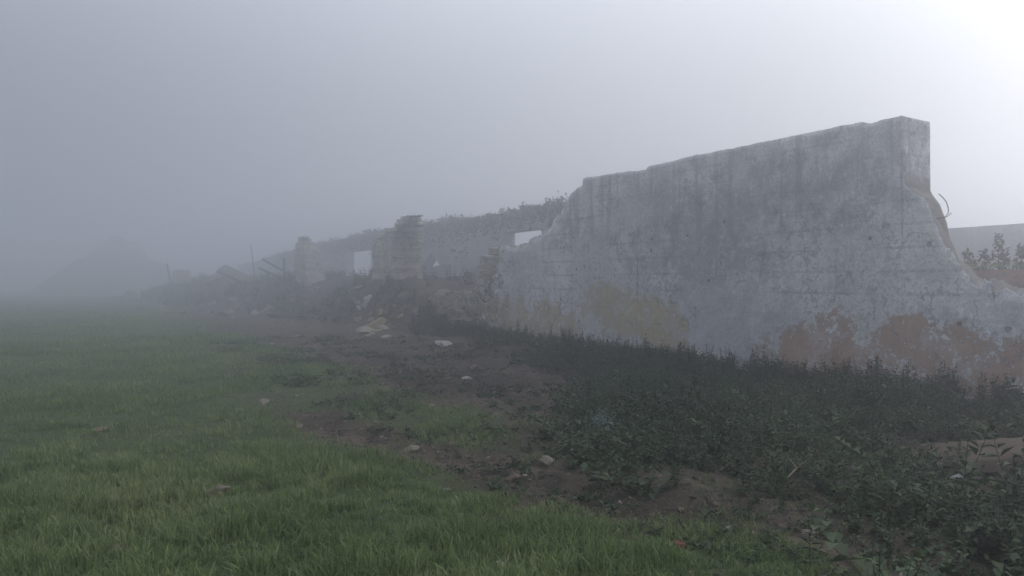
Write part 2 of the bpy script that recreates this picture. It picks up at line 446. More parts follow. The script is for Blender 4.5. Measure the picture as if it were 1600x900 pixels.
BACKP = [(1452, 192), (1453, 300), (1468, 318), (1479, 346), (1484, 374), (1497, 400), (1520, 432), (1550, 452), (1640, 458), (1800, 458)]
TH = .66
bp = np.array([on_plane(x, y, -TH) for x, y in BACKP])
back_left = fp[fp[:, 0] > bp[0, 0]+.02]
bp = np.concatenate([bp[np.argsort(bp[:, 0])], back_left])
v0 = 1.2
vs = np.arange(v0, fp[-1, 0], .035)
key = np.concatenate([fp[:, 0], fp[:, 0]-.004, bp[:, 0]])
vs = np.unique(np.round(np.concatenate([vs, key[key > v0]]), 4))
zf = np.interp(vs, fp[:, 0], fp[:, 1]); zb = np.interp(vs, bp[:, 0], bp[:, 1])
rough = sm(13.4, 15.5, vs) + (1-sm(5.6, 6.6, vs))
jag = (fbm(vs*5, vs*0, seed=51)-.5)*.05 + (fbm(vs*22, vs*0, seed=52)-.5)*.025
stp = lambda w, sd: _h(np.floor(vs/w).astype(np.int64), np.int64(3), np.int64(1), sd)-.5
jag = jag + stp(.13, 54)*.055 + stp(.31, 57)*.05
zf = zf + jag*(.22+1.5*rough+1.3*(1-sm(5.4, 6.4, vs))); zb = zb + ((fbm(vs*5, vs*0+7, seed=53)-.5)*.06 + jag)*(.3+rough)
NR, NT_, NB = 64, 7, 18
rows = []
wild = sm(17.6, 19.5, vs)
for k in range(NR):
    f = k/(NR-1); z = -.35+(zf+.35)*f
    y = .05*(fbm(vs*.8, z*.8, seed=55)-.5) + .03*(fbm(vs*3.5, z*3.5, seed=56)-.5) + .015*(fbm(vs*12, z*12, seed=58)-.5)
    y = y + wild*(.35*(fbm(vs*1.7, z*2.2, seed=57)-.5) + .18*(vnoise(vs*4.5, z*7, seed=59)-.5))
    y = y - .06*np.exp(-((zf-z)/.08)**2)*rough*(fbm(vs*9, z*9, seed=60))
    rows.append(np.stack([vs, y, z], 1))
for k in range(1, NT_):
    t = k/NT_; z = zf*(1-t)+zb*t
    n = fbm(vs*6, np.full_like(vs, t*4), seed=61)-.5
    n3_ = vnoise(vs*9, np.full_like(vs, t*7), seed=62)-.5
    rows.append(np.stack([vs + .07*n*rough, np.full_like(vs, -TH*t), z + (n*.20+n3_*.10)*rough], 1))
for k in range(NB):
    f = 1-k/(NB-1); z = -.35+(zb+.35)*f
    y = -TH + .05*(fbm(vs*.8, z*.8, seed=65)-.5) + wild*.3*(fbm(vs*1.7, z*2.2, seed=67)-.5)
    rows.append(np.stack([vs, y, z], 1))
W = np.stack(rows, 1)                     # columns, ring, 3
n, mring = W.shape[0], W.shape[1]
wm = np_mesh('ruined_wall', W.reshape(-1, 3), [grid_faces(n, mring, close=True)[:, ::-1], np.arange(mring)[None], ((n-1)*mring+np.arange(mring))[None, ::-1]])
wall = add_obj('ruined_wall', wm, M['wall']); ruin_frame(wall)
tag(wall, 'long tall roofless wall of stained grey plaster with ochre and red bare patches', 'ruined wall')

# bent wire sticking out of the broken end
def P3(px, py, u):
    v, z = on_plane(px, py, u); X, Y = xy(v, u); return (X, Y, z)
wr = tube('bent_wire', [P3(*p, -.35) for p in [(1462, 342), (1476, 339), (1481, 333), (1481, 325), (1478, 316), (1473, 309), (1466, 303)]], [.007]*7, 5)
w_ = add_obj('bent_wire', wr, M['rust'])
tag(w_, 'thin bent wire curling out of the broken right edge of the plastered wall', 'wire')
add_obj('wire_strand', tube('wire_strand', [P3(*p, -.35) for p in [(1474, 341), (1480, 338), (1486, 333)]], [.005]*3, 5), M['rust'], parent=w_)

# ------------------------------------------------------------------ masonry built of rough courses
def masonry(name, prof, base_z, course=(.09, .17), L=(.22, .55), seed=1, jit=.035):
    """prof: (z, x_left, x_right, depth); courses of rough stones, x along the wall, front face at y = 0"""
    rd = random.Random(seed); bm = bmesh.new(); bmm = bmesh.new()
    zs = [p[0] for p in prof]; z = base_z; top = zs[-1]
    f = lambda zc, k: float(np.interp(zc, zs, [p[k] for p in prof]))
    def cuts(a, b):
        c = [a]
        while c[-1] < b-.05:
            c.append(min(c[-1]+rd.uniform(*L), b))
        if len(c) > 2 and c[-1]-c[-2] < .12: c.pop(-2)
        return c
    while z < top:
        h = rd.uniform(*course); zc = min(z+h/2, top)
        cx = cuts(f(zc, 1)+rd.uniform(-.07, .07), f(zc, 2)+rd.uniform(-.06, .06))
        for a, b in zip(cx, cx[1:]):
            cyy = cuts(-f(zc, 3)+rd.uniform(-.08, .05), rd.uniform(-.05, .05))
            for c, d in zip(cyy, cyy[1:]):
                gap = rd.uniform(.004, .014); hh = h*rd.uniform(.82, 1.0)
                rot = Matrix.Rotation(rd.uniform(-.04, .04), 3, 'Y') @ Matrix.Rotation(rd.uniform(-.06, .06), 3, 'Z')
                random.seed(rd.random())
                add_box(bm, (a+b)/2+rd.uniform(-.025, .025), (c+d)/2+rd.uniform(-.02, .02), z+hh/2, b-a-gap, d-c-gap, hh-gap*.6, rot, jit)
        z += h
    bmesh.ops.bevel(bm, geom=bm.edges[:], offset=.014, segments=1, affect='EDGES')
    for i in range(len(prof)-1):
        z0, z1 = max(prof[i][0], base_z), prof[i+1][0]-.06
        if z1 - z0 < .05: continue
        l, r_ = max(prof[i][1], prof[i+1][1])+.035, min(prof[i][2], prof[i+1][2])-.035
        d = min(prof[i][3], prof[i+1][3])-.06
        if r_-l > .1: add_box(bmm, (l+r_)/2, -.03-d/2, (z0+z1)/2, r_-l, d, z1-z0-.004)
    return bm_mesh(name, bm), bm_mesh('mortar_core', bmm)

def prof_px(rows, u):
    out = []
    for y, xl, xr, d in rows:
        va, za = on_plane(xl, y, u); vb, zb_ = on_plane(xr, y, u)
        out.append(((za+zb_)/2, vb, va, d))
    return sorted(out)

def build_masonry(name, rows, u, base, mat, label, cat, course, L, seed, jit=.035):
    pr = prof_px(rows, u)
    vc = float(np.mean([p[1]+p[2] for p in pr])/2)
    pr = [(z, a-vc, b-vc, d) for z, a, b, d in pr]
    pm, pc = masonry(name, pr, base, course, L, seed, jit)
    o = add_obj(name, pm, M[mat]); ruin_frame(o, vc, u); tag(o, label, cat)
    add_obj('mortar_core', pc, M['mortar'], parent=o)

build_masonry('stone_pillar', [(475, 570, 618, 1.2), (452, 577, 614, 1.2), (420, 581, 610, 1.2), (392, 582, 611, 1.15), (376, 583, 612, 1.15), (371, 586, 615, 1.1), (364, 592, 617, 1.05),
              (357, 606, 622, .98), (353, 614, 626, .88), (342, 619, 637, .62), (339, 624, 640, .5)], 0.0, .2, 'pillar',
              'tall crumbling pillar of layered rubble stone standing left of the plastered wall', 'stone pillar', (.07, .20), (.14, .48), 5, .05)
build_masonry('pier_stump', [(445, 455, 482, .9), (425, 458, 478, .9), (404, 460, 476, .85), (390, 461, 474, .75), (381, 462, 472, .6), (374, 464, 473, .42), (370, 466, 473, .25)], 0.0, .3, 'pillar',
              'dark blunt masonry pier with a rounded top, dim in the fog among the rubble', 'masonry pier', (.09, .18), (.25, .7), 8)
build_masonry('masonry_stub', [(470, 738, 765, .7), (445, 740, 765, .7), (430, 743, 768, .65), (414, 744, 770, .6), (404, 748, 775, .55), (397, 757, 782, .5), (393, 765, 785, .4)], -1.2, .0, 'ochrem',
              'short broken stub of ochre stone wall behind the left end of the plastered wall', 'masonry stub', (.10, .26), (.2, .6), 12, .06)

# low sloping wall remnant between pillar and plastered wall
va, za = on_plane(663, 421, -3.0); vb, zb_ = on_plane(714, 413, -3.0); zlow = .4
lm = prism('low_wall_remnant', [[(0, zlow), (vb-va, zlow), (vb-va, zb_), ((vb-va)*.75, zb_+.02), ((vb-va)*.35, (za+zb_)/2-.03), (0, za)]], -.25, .25)
lo = add_obj('low_wall_remnant', lm, M['render_']); X, Y = xy(va, -3.0); lo.location = (X, Y, 0); lo.rotation_euler = (0, 0, ANG)
tag(lo, 'low grey wall remnant with a sloping top between the stone pillar and the plastered wall', 'low wall')

# ------------------------------------------------------------------ long back building with openings
UB = -5.9
def bp_(px, py): return on_plane(px, py, UB)
A0, A1 = bp_(846, 370)[0], bp_(785, 370)[0]; AZ = bp_(806, 361)[1]
B0, B1 = bp_(580, 400)[0], bp_(540, 400)[0]; BZ = bp_(566, 391)[1]; BS = 1.5
T0, T1, TC = bp_(690, 417)[0], bp_(657, 417)[0], bp_(674, 405)[0]; TZ0, TZ1 = bp_(674, 420)[1], bp_(674, 393)[1]
def ztop(v): return 4.50 + .10*(fbm(v*.5, 0*v, seed=71)-.5) - .022*np.clip(v-52, 0, 60)
def edge_pts(a, b, step=.6):
    v = np.arange(a, b, step); v = np.append(v, b)
    return [(x, float(z)) for x, z in zip(v, ztop(v))]
ac, bc = (A0+A1)/2, (B0+B1)/2
L0, L1 = 21.0, 96.0
pieces = [
    [(L0, -.2), (ac, -.2), (ac, .9), (A0, .9), (A0, AZ), (ac, AZ)] + edge_pts(L0, ac)[::-1],
    [(ac, -.2), (TC, -.2), (TC, TZ0), (T0, TZ0), (TC, TZ1)] + edge_pts(ac, TC)[::-1] + [(ac, AZ), (A1, AZ), (A1, .9), (ac, .9)],
    [(TC, -.2), (bc, -.2), (bc, BS), (B0, BS), (B0, BZ), (bc, BZ)] + edge_pts(TC, bc)[::-1] + [(TC, TZ1), (T1, TZ0), (TC, TZ0)],
    [(bc, -.2), (L1, -.2)] + edge_pts(bc, L1)[::-1] + [(bc, BZ), (B1, BZ), (B1, BS), (bc, BS)],
]
bw = prism('farm_building', pieces, -.62, 0)
bld = add_obj('farm_building', bw, M['render_']); ruin_frame(bld, 0, UB)
tag(bld, 'long low grey building shell in the fog, open doorways and overgrown roof edge', 'building')
M['limewash'] = mat_simple('limewash', (.42, .42, .42), (.55, .55, .54), 2, 10, (.3, .3, .3))
def jamb(name, v_, z0, z1):
    bm = bmesh.new(); add_box(bm, v_-.02, -.31, (z0+z1)/2, .045, .60, z1-z0-.01)
    add_obj(name, bm_mesh(name, bm), M['limewash'], parent=bld)
jamb('door_jamb', A1, .9, AZ); jamb('window_jamb', B1, BS, BZ)

# ------------------------------------------------------------------ leaves
def leaf_quads(P, D, Up, Ln, Wd, fold=.25):
    """P base, D direction (unit), Up (unit); one folded quad each"""
    S = np.cross(D, Up); S /= np.linalg.norm(S, axis=1)[:, None]+1e-9
    Nn = np.cross(S, D)
    mid = P + D*(Ln*.45)[:, None]
    tip = P + D*Ln[:, None] - Nn*(Ln*.18)[:, None]
    l = mid + S*(Wd*.5)[:, None] + Nn*(Wd*fold)[:, None]
    r_ = mid - S*(Wd*.5)[:, None] + Nn*(Wd*fold)[:, None]
    V = np.stack([P, r_, tip, l], 1).reshape(-1, 3)
    Fq = np.arange(len(P)*4).reshape(-1, 4)
    return V, Fq

def unit(a): return a/(np.linalg.norm(a, axis=-1, keepdims=True)+1e-9)

def plant_geo(r, h, stems, leaf=.055, spread=.35, gap=.028, wr=.55):
    """several leafy stems -> (V, quads)"""
    VV, FF, off = [], [], 0
    for s in range(stems):
        a = r.uniform(0, 6.28); lean = r.uniform(.05, spread); hh = h*r.uniform(.6, 1.0)
        base = np.array([math.cos(a), math.sin(a), 0])*r.uniform(0, .05)
        dirv = np.array([math.cos(a)*lean, math.sin(a)*lean, 1.0])
        k = max(4, int(hh/gap)); t = np.linspace(.12, 1, k)
        curve = base + dirv*(t*hh)[:, None] + np.array([math.cos(a), math.sin(a), 0])*(lean*.4*hh*t*t)[:, None]
        n = k*2
        P = np.repeat(curve, 2, 0)
        az = np.repeat(np.arange(k)*2.4, 2) + np.tile([0, math.pi], k) + r.normal(0, .35, n)
        el = r.normal(.15, .35, n) + np.repeat(t, 2)**3*.7
        D = np.stack([np.cos(az)*np.cos(el), np.sin(az)*np.cos(el), np.sin(el)], 1)
        tt = np.repeat(t, 2)
        Ln = leaf*(1.15-.75*tt**2)*r.uniform(.65, 1.25, n)
        V, Fq = leaf_quads(P, D, np.tile([0, 0, 1.0], (n, 1)), Ln, Ln*wr)
        VV.append(V); FF.append(Fq+off); off += len(V)
        # stem: two crossing slim quads
        b0, b1 = base, curve[-1]; w = .0028
        for sx in ((w, 0, 0), (0, w, 0)):
            sx = np.array(sx)
            VV.append(np.array([b0-sx, b0+sx, b1+sx*.4, b1-sx*.4])); FF.append(np.arange(4)[None]+off); off += 4
    return np.concatenate(VV), np.concatenate(FF)

def scatter(variants, pts, scl, yaw, tilt=None):
    VV, FF, off = [], [], 0
    pick = rng.integers(0, len(variants), len(pts))
    for i in range(len(pts)):
        V, Fq = variants[pick[i]]
        c, s = math.cos(yaw[i]), math.sin(yaw[i])
        W_ = V*scl[i]
        W_ = np.stack([W_[:, 0]*c-W_[:, 1]*s, W_[:, 0]*s+W_[:, 1]*c, W_[:, 2]], 1) + pts[i]
        VV.append(W_); FF.append(Fq+off); off += len(V)
    return np.concatenate(VV), np.concatenate(FF)

SLAB = ground_pt(1590, 745)
def on_slab(X, Y):
    return (np.abs(X-SLAB[0]-.3) < 1.05) & (Y > SLAB[1]-.75) & (Y < SLAB[1]+.8)

def in_view(X, Y, pad=1.12):
    return (np.abs(X) < Y*.675*pad + .8) & (Y > 3.3)

# weed bank ------------------------------------------------------------------
low_var = [plant_geo(rng, rng.uniform(.2, .36), rng.integers(3, 7), rng.uniform(.06, .095), .8, .036, rng.uniform(.42, .62)) for _ in range(14)]
tall_var = [plant_geo(rng, .44, rng.integers(2, 5), .075, .28, .036) for _ in range(8)]
N = 8500
v = rng.uniform(.5, 27, N); u = rng.uniform(.02, 7.4, N)
X, Y = xy(v, u)
ed = weed_edge(v) + 1.1*(fbm(X*.9, Y*.9, seed=81)-.5) + .8*(fbm(X*2.6, Y*2.6, seed=82)-.5)
dens = sm(-.25, .45, ed-u)*(.42+.9*sm(.36, .62, fbm(X*1.5, Y*1.5, seed=83)))
# a bare strip below the weeds by the wall (right-hand middle distance) and around the slab
keep = (rng.uniform(0, 1, N) < dens*np.where(on_slab(X, Y), .10, 1)) & in_view(X, Y)
X, Y, u, v, ed = X[keep], Y[keep], u[keep], v[keep], ed[keep]
scl = np.clip(-.05+2.0*fbm(X*1.1, Y*1.1, seed=85), .3, 1.7)*np.clip(.55+(ed-u)*.5, .5, 1.15)*rng.uniform(.75, 1.2, len(X))
scl *= np.interp(Y, [4, 6, 9], [.8, .85, .85])
pts = np.stack([X, Y, H(X, Y)-.01], 1)
Vw, Fw = scatter(low_var+tall_var[:4], pts, scl, rng.uniform(0, 6.28, len(X)))
# seedlings on the bare soil
N = 3600; v = rng.uniform(2.5, 22, N); u = rng.uniform(2.0, 7.2, N); Xs, Ys = xy(v, u)
k = (rng.uniform(size=N) < sm(.42, .6, fbm(Xs*1.4, Ys*1.4, seed=86))) & in_view(Xs, Ys); Xs, Ys = Xs[k], Ys[k]
seedl = [plant_geo(rng, .07, 3, rng.uniform(.03, .05), 1.6, .02, .5) for _ in range(6)]
V2, F2 = scatter(seedl, np.stack([Xs, Ys, H(Xs, Ys)], 1), rng.uniform(.5, 1.4, len(Xs)), rng.uniform(0, 6.28, len(Xs)))
Fw = np.concatenate([Fw, F2+len(Vw)]); Vw = np.concatenate([Vw, V2])
wb = add_obj('weed_bank', np_mesh('weed_bank', Vw, [Fw]), M['weed'])
tag(wb, 'dense dark green weeds covering the bank below the plastered wall', 'weeds', kind='stuff')
print('weeds', len(X), len(Fw))

# a second, broad-leaved kind in lighter clumps
N = 1500; v = rng.uniform(1.5, 16, N); u = rng.uniform(.6, 7, N); Xs, Ys = xy(v, u)
k = (u < weed_edge(v)+.35) & (fbm(Xs*1.1+3, Ys*1.1, seed=87) > .50) & ~on_slab(Xs, Ys) & in_view(Xs, Ys); Xs, Ys = Xs[k], Ys[k]
broad = [plant_geo(rng, rng.uniform(.16, .26), rng.integers(3, 6), rng.uniform(.045, .07), 1.1, .034, .75) for _ in range(8)]
V2, F2 = scatter(broad, np.stack([Xs, Ys, H(Xs, Ys)+.01], 1), rng.uniform(.7, 1.5, len(Xs)), rng.uniform(0, 6.28, len(Xs)))
tag(add_obj('broadleaf_weeds', np_mesh('broadleaf_weeds', V2, [F2]), M['mallow']), 'lighter broad leaved weeds in clumps among the dark ones', 'weeds', kind='stuff')

# scrub over the rubble heap
N = 2600
v = rng.uniform(20, 72, N); u = rng.uniform(-5.5, 8, N); X, Y = xy(v, u)
foot = np.interp(v, [18, 24, 30, 39, 52, 65, 80], [.9, 1.3, 1.7, 3.2, 5.7, 7.2, 9])
d = sm(-.6, .8, foot-u)*sm(.38, .56, fbm(X*.5, Y*.5, seed=88))*np.where((v > 22.5) & (v < 28) & (u > -1.4), .12, 1)
keep = (rng.uniform(0, 1, N) < d); X, Y = X[keep], Y[keep]
pts = np.stack([X, Y, H(X, Y)-.02], 1)
coarse = [plant_geo(rng, .42, 4, .11, .5, .07) for _ in range(6)]
Vw, Fw = scatter(coarse, pts, rng.uniform(.7, 1.35, len(X)), rng.uniform(0, 6.28, len(X)))
tag(add_obj('scrub_cover', np_mesh('scrub_cover', Vw, [Fw]), M['weed']), 'low dark scrub growing over the foggy heap of rubble', 'scrub', kind='stuff')

N = 420; v = rng.uniform(2, 20, N); u = rng.uniform(.2, 6.2, N); Xs, Ys = xy(v, u); k = (u < weed_edge(v)+.2) & in_view(Xs, Ys); Xs, Ys = Xs[k], Ys[k]; n = len(Xs)
b_ = np.stack([Xs, Ys, H(Xs, Ys)], 1); t_ = b_ + np.stack([rng.normal(0, .12, n), rng.normal(0, .12, n), rng.uniform(.12, .42, n)], 1); s_ = np.array([.0032, .001, 0]); q_ = np.array([.001, .0032, 0])
V2 = np.concatenate([np.stack([b_-s_, b_+s_, t_+s_*.5, t_-s_*.5], 1).reshape(-1, 3), np.stack([b_-q_, b_+q_, t_+q_*.5, t_-q_*.5], 1).reshape(-1, 3)])
tag(add_obj('dead_stalks', np_mesh('dead_stalks', V2, [np.arange(len(V2)).reshape(-1, 4)]), M['straw']), 'thin dry stalks standing among the green weeds', 'stalks', kind='stuff')

# tall weeds against the wall foot, each a plant of its own
tall_me = []
for i in range(8):
    V, Fq = plant_geo(rng, rng.uniform(.28, .5), int(rng.integers(2, 5)), .062, .22, .026)
    tall_me.append(np_mesh('tall_weed', V, [Fq])); tall_me[-1].materials.append(M['weed'])
for k in range(90):
    v_ = rng.uniform(4.5, 21.5); u_ = abs(rng.normal(.28, .35))+.12
    if rng.uniform() < .25: u_ += rng.uniform(.3, 2.0)*(weed_edge(v_) > 1.5)
    X_, Y_ = xy(v_, u_)
    o = add_obj('tall_weed', tall_me[k % 8], None, None, (X_, Y_, float(H(X_, Y_))-.02), (rng.normal(0, .08), rng.normal(0, .08), rng.uniform(0, 6.28)), (1, 1, rng.uniform(.75, 1.2)))
    tag(o, 'tall upright dark weed growing at the foot of the plastered wall', 'weed', 'tall weeds along the foot of the plastered wall')

# single plants that stand out
V, Fq = plant_geo(rng, .34, 14, .085, 1.5, .035, .32)
X_, Y_, z_ = ground_pt(938, 682)
tag(add_obj('silvery_plant', np_mesh('silvery_plant', V*np.array([1, 1, .8]), [Fq]), M['silver'], None, (X_, Y_, z_)), 'pale silvery grey leafy plant at the edge of the dark weeds', 'plant')
V, Fq = plant_geo(rng, .46, 1, .07, .10, .022, .35)
X_, Y_, z_ = ground_pt(1268, 893)
tag(add_obj('flowering_stalk', np_mesh('flowering_stalk', V, [Fq]), M['weed'], None, (X_, Y_, z_)), 'single tall leafy stalk rising from the near right corner of the grass', 'plant')

# ------------------------------------------------------------------ grass
def grass(n_target):
    out = []
    D = np.concatenate([np.sqrt(rng.uniform(3.4**2, 6.2**2, 85000)), None or (rng.uniform(6.2**.25, 42**.25, 400000))**4])
    a = rng.uniform(-1, 1, len(D)); X = a*(.70*D+.7); Y = D
    g = grass_mask(X, Y)
    u, v = uv(X, Y)
    g = g*np.where(u < 5.2, .6, 1)
    lush = fbm(X*.6+9, Y*.6, seed=91)*.45 + fbm(X*2.6, Y*2.6, seed=92)*.35 + vnoise(X*9, Y*9, seed=93)*.2
    lush = lush + .22*np.exp(-(((X+.15)/1.1)**2+((Y-4.8)/.8)**2)) + .12*np.exp(-(((X+3.2)/1.2)**2+((Y-5.2)/1.2)**2))
    g = np.maximum(g, .95*np.exp(-(((X+.2)/1.2)**2+((Y-4.7)/.7)**2)))
    keep = rng.uniform(0, 1, len(D)) < g*(.16+1.1*sm(.34, .64, lush)**1.3)
    X, Y, D, g, lush = X[keep], Y[keep], D[keep], g[keep], lush[keep]
    n = len(X)
    ln = (.030+.100*sm(.38, .72, lush)**1.3)*rng.uniform(.55, 1.3, n)*(.5+.5*g)*np.interp(X+.25*Y, [-3, 1, 3], [1.25, 1.0, .75])
    w = .0062*np.maximum(1, (D/7.5))**.75*rng.uniform(.7, 1.3, n)
    yaw = rng.uniform(0, 6.28, n); lean = np.abs(rng.normal(.45, .35, n))
    dx, dy = np.cos(yaw), np.sin(yaw)
    sx, sy = -dy, dx
    Z = H(X, Y)-.006
    B = np.stack([X, Y, Z], 1)
    dirh = np.stack([dx, dy, 0*dx], 1); side = np.stack([sx, sy, 0*sx], 1)
    def pt(t):
        return B + dirh*(ln*lean*t*t*1.1)[:, None] + np.array([0, 0, 1.0])*(ln*t*(1-.38*np.minimum(lean, 1.3)*t))[:, None]
    p0, p1, p2, p3 = pt(0.0), pt(.4), pt(.75), pt(1.0)
    s = side*w[:, None]
    V = np.stack([p0-s*.5, p0+s*.5, p1+s*.5, p1-s*.5, p2+s*.36, p2-s*.36, p3], 1)
    b = (np.arange(n)*7)[:, None]
    q = np.concatenate([b+np.array([[0, 1, 2, 3]]), b+np.array([[3, 2, 4, 5]])])
    t = b+np.array([[5, 4, 6]])
    print('blades', n)
    return np_mesh('grass', V.reshape(-1, 3), [q, t])
tag(add_obj('grass', grass(0), M['grass']), 'short wet green grass growing in tufts across the field', 'grass', kind='stuff')

# ------------------------------------------------------------------ creeper on the back building, bushes on the right
def leaf_cloud(C, size, r, n_dir=None):
    n = len(C)
    D = unit(r.normal(0, 1, (n, 3)) + np.array([0, 0, .4])); Up = unit(r.normal(0, 1, (n, 3)))
    return leaf_quads(C, D, Up, size, size*.6)
n = 15000
v = rng.uniform(21, 80, n)
hgt = .05+.30*sm(.42, .75, fbm(v*1.3, 0*v, seed=95))+.22*sm(.5, .75, fbm(v*4.0, 0*v, seed=96))
hgt = hgt*np.interp(v, [21, 50, 80], [1, .8, .5])
C = np.stack([v, rng.uniform(-.7, .12, n), ztop(v) - .12 + hgt*rng.uniform(0, 1, n)**.8*1.25], 1)
n2_ = 9000; v2_ = rng.uniform(21, 75, n2_)
C2 = np.stack([v2_, rng.uniform(.02, .14, n2_), ztop(v2_) - rng.exponential(.28, n2_)*(.4+1.2*fbm(v2_*.7, 0*v2_, seed=98))], 1)
ins = ((C2[:, 0] > A0-.1) & (C2[:, 0] < A1+.1) & (C2[:, 2] < AZ+.02)) | ((C2[:, 0] > B0-.1) & (C2[:, 0] < B1+.1) & (C2[:, 2] < BZ+.02)) | ((C2[:, 0] > T0-.2) & (C2[:, 0] < T1+.2) & (C2[:, 2] < TZ1+.2))
C = np.concatenate([C, C2[~ins]]); n = len(C)
V, Fq = leaf_cloud(C, rng.uniform(.09, .22, n), rng)
cr = add_obj('creeper', np_mesh('creeper', V, [Fq]), M['bush'], parent=bld)

def bush(name, label, px, py_top, u, h, wid, nl, seed, spikes=4, cat='bush'):
    r = np.random.default_rng(seed)
    v_, z_ = on_plane(px, py_top, u); X_, Y_ = xy(v_, u); zg = float(H(X_, Y_))
    hh = z_-zg
    root = bpy.data.objects.new(name, None); COL.objects.link(root); root.location = (X_, Y_, zg)
    tag(root, label, cat, 'bushes behind the low red wall')
    cs, bmv = [], []
    for s in range(spikes):
        a = r.uniform(0, 6.28); rad = r.uniform(.05, wid) if s else .0
        top = hh*(1.0 if s == 0 else r.uniform(.5, .85))
        k = nl//spikes; t = r.uniform(.15, 1, k)**.8
        w = .06+.42*wid*(1-t)**.8
        cs.append(np.stack([math.cos(a)*rad + r.normal(0, 1, k)*w*.5, math.sin(a)*rad + r.normal(0, 1, k)*w*.5, t*top], 1))
        bmv.append([(0, 0, 0), (math.cos(a)*rad*.6, math.sin(a)*rad*.6, top*.4), (math.cos(a)*rad, math.sin(a)*rad, top*.93)])
    C = np.concatenate(cs); V, Fq = leaf_cloud(C, r.uniform(.05, .11, len(C)), r)
    add_obj('foliage', np_mesh('foliage', V, [Fq]), M['bush'], parent=root)
    for b in bmv: add_obj('stem', tube('stem', b, [.02, .014, .005], 5), M['timber'], parent=root)
bush('spiky_bush', 'tallest dark bush with a pointed top behind the low red wall', 1560, 364, -4.6, 1.6, .5, 1500, 201, 5)
bush('leafy_bush', 'rounded dark bush with arching leaves left of the pointed bush', 1538, 391, -4.5, 1.3, .45, 1300, 202, 5)
bush('leafy_bush', 'small dark bush against the sloping broken end of the plastered wall', 1512, 392, -4.4, 1.2, .35, 900, 203, 4)
bush('leafy_bush', 'dark bush at the right margin beside the pointed bush', 1595, 384, -4.6, 1.3, .45, 1300, 204, 5)

# low red wall and the plain back wall on the right
va, z_t = on_plane(1585, 420, -3.5)
vv = np.linspace(-1, 9.5, 60)
prf = [(-1, -.1)] + [(9.5, -.1)] + [(float(a), float(z_t + .07*(fbm(a*1.5, 0, seed=99)-.5) - .9*sm(8.3, 9.4, a))) for a in vv[::-1]]
lw = add_obj('low_red_wall', prism('low_red_wall', [prf], -.45, 0), M['redwall']); ruin_frame(lw, 0, -3.5)
tag(lw, 'low red earth wall with a grassy top behind the right end of the plastered wall', 'low wall')
n = 1600; a = rng.uniform(-1, 9, n)
C = np.stack([a, rng.uniform(-.42, -.02, n), z_t + .02 - .9*sm(8.3, 9.4, a) + rng.uniform(-.02, .03, n)], 1)
D = unit(rng.normal(0, .4, (n, 3))+np.array([0, 0, 1.0])); V, Fq = leaf_quads(C, D, unit(rng.normal(0, 1, (n, 3))), rng.uniform(.05, .13, n), np.full(n, .012))
add_obj('grass_fringe', np_mesh('grass_fringe', V, [Fq]), M['grass'], parent=lw)
v1, z1 = on_plane(1480, 357, -15); v2, z2 = on_plane(1600, 349, -15)
sl = (z2-z1)/(v2-v1)
bk = add_obj('yard_wall', prism('yard_wall', [[(-8, -.1), (27, -.1), (27, z1+sl*(27-v1)), (v1, z1), (v2, z2), (-8, z2+sl*(-8-v2))]], -.4, 0), M['render_']); ruin_frame(bk, 0, -15)
tag(bk, 'plain straight topped grey wall in the fog beyond the bushes', 'wall')

# ------------------------------------------------------------------ far heap and wreckage on the left
def heap(name, label, X_, Y_, rad, h, seed, peak=1.0):
    a = np.linspace(0, 2*math.pi, 61)[:-1]; rr = np.linspace(0, 1, 26)
    A, Rr = np.meshgrid(a, rr, indexing='ij')
    x, y = np.cos(A)*Rr*rad, np.sin(A)*Rr*rad
    Rq = np.sqrt(Rr**2+.035*(1-Rr)); z = h*(1-Rq).clip(0)**peak*(.62+.75*fbm(x*.22+seed, y*.22, seed=seed)) + 2.2*(fbm(x*.55, y*.55, seed=seed+1)-.5)*(1-Rr)
    V = np.stack([x+.18*z, y, z-.1], -1)
    V = np.concatenate([V, V[:1]], 0)
    o = add_obj(name, np_mesh(name, V.reshape(-1, 3), [grid_faces(61, 26)], smooth=True), M['earth'], None, (X_, Y_, float(H(X_, Y_))-.15))
    return tag(o, label, 'heap')
D_ = 108.0
heap('spoil_heap', 'tall conical heap barely showing through the fog far off on the left', (180-800)/F*D_, D_, 11.5, 9.3, 121, 1.15)

def place_px(px, py, D):
    return (px-800)/F*D, D, CAMH-(py-HOR)/F*D

def slab_mesh(name, L, Wd, T, seed):
    r = np.random.default_rng(seed); bm = bmesh.new(); k = 7
    top = [(L*(i/(k-1)-.5), Wd*.5*r.uniform(.75, 1)) for i in range(k)] + [(L*(.5-i/(k-1)), -Wd*.5*r.uniform(.75, 1)) for i in range(k)]
    a = [bm.verts.new((x, y, T/2)) for x, y in top]; b = [bm.verts.new((x*1.02, y*1.02, -T/2)) for x, y in top]
    bm.faces.new(a); bm.faces.new(b[::-1])
    for i in range(len(a)):
        j = (i+1) % len(a); bm.faces.new((a[i], b[i], b[j], a[j]))
    bmesh.ops.bevel(bm, geom=bm.edges[:], offset=T*.12, segments=1, affect='EDGES')
    return bm_mesh(name, bm)

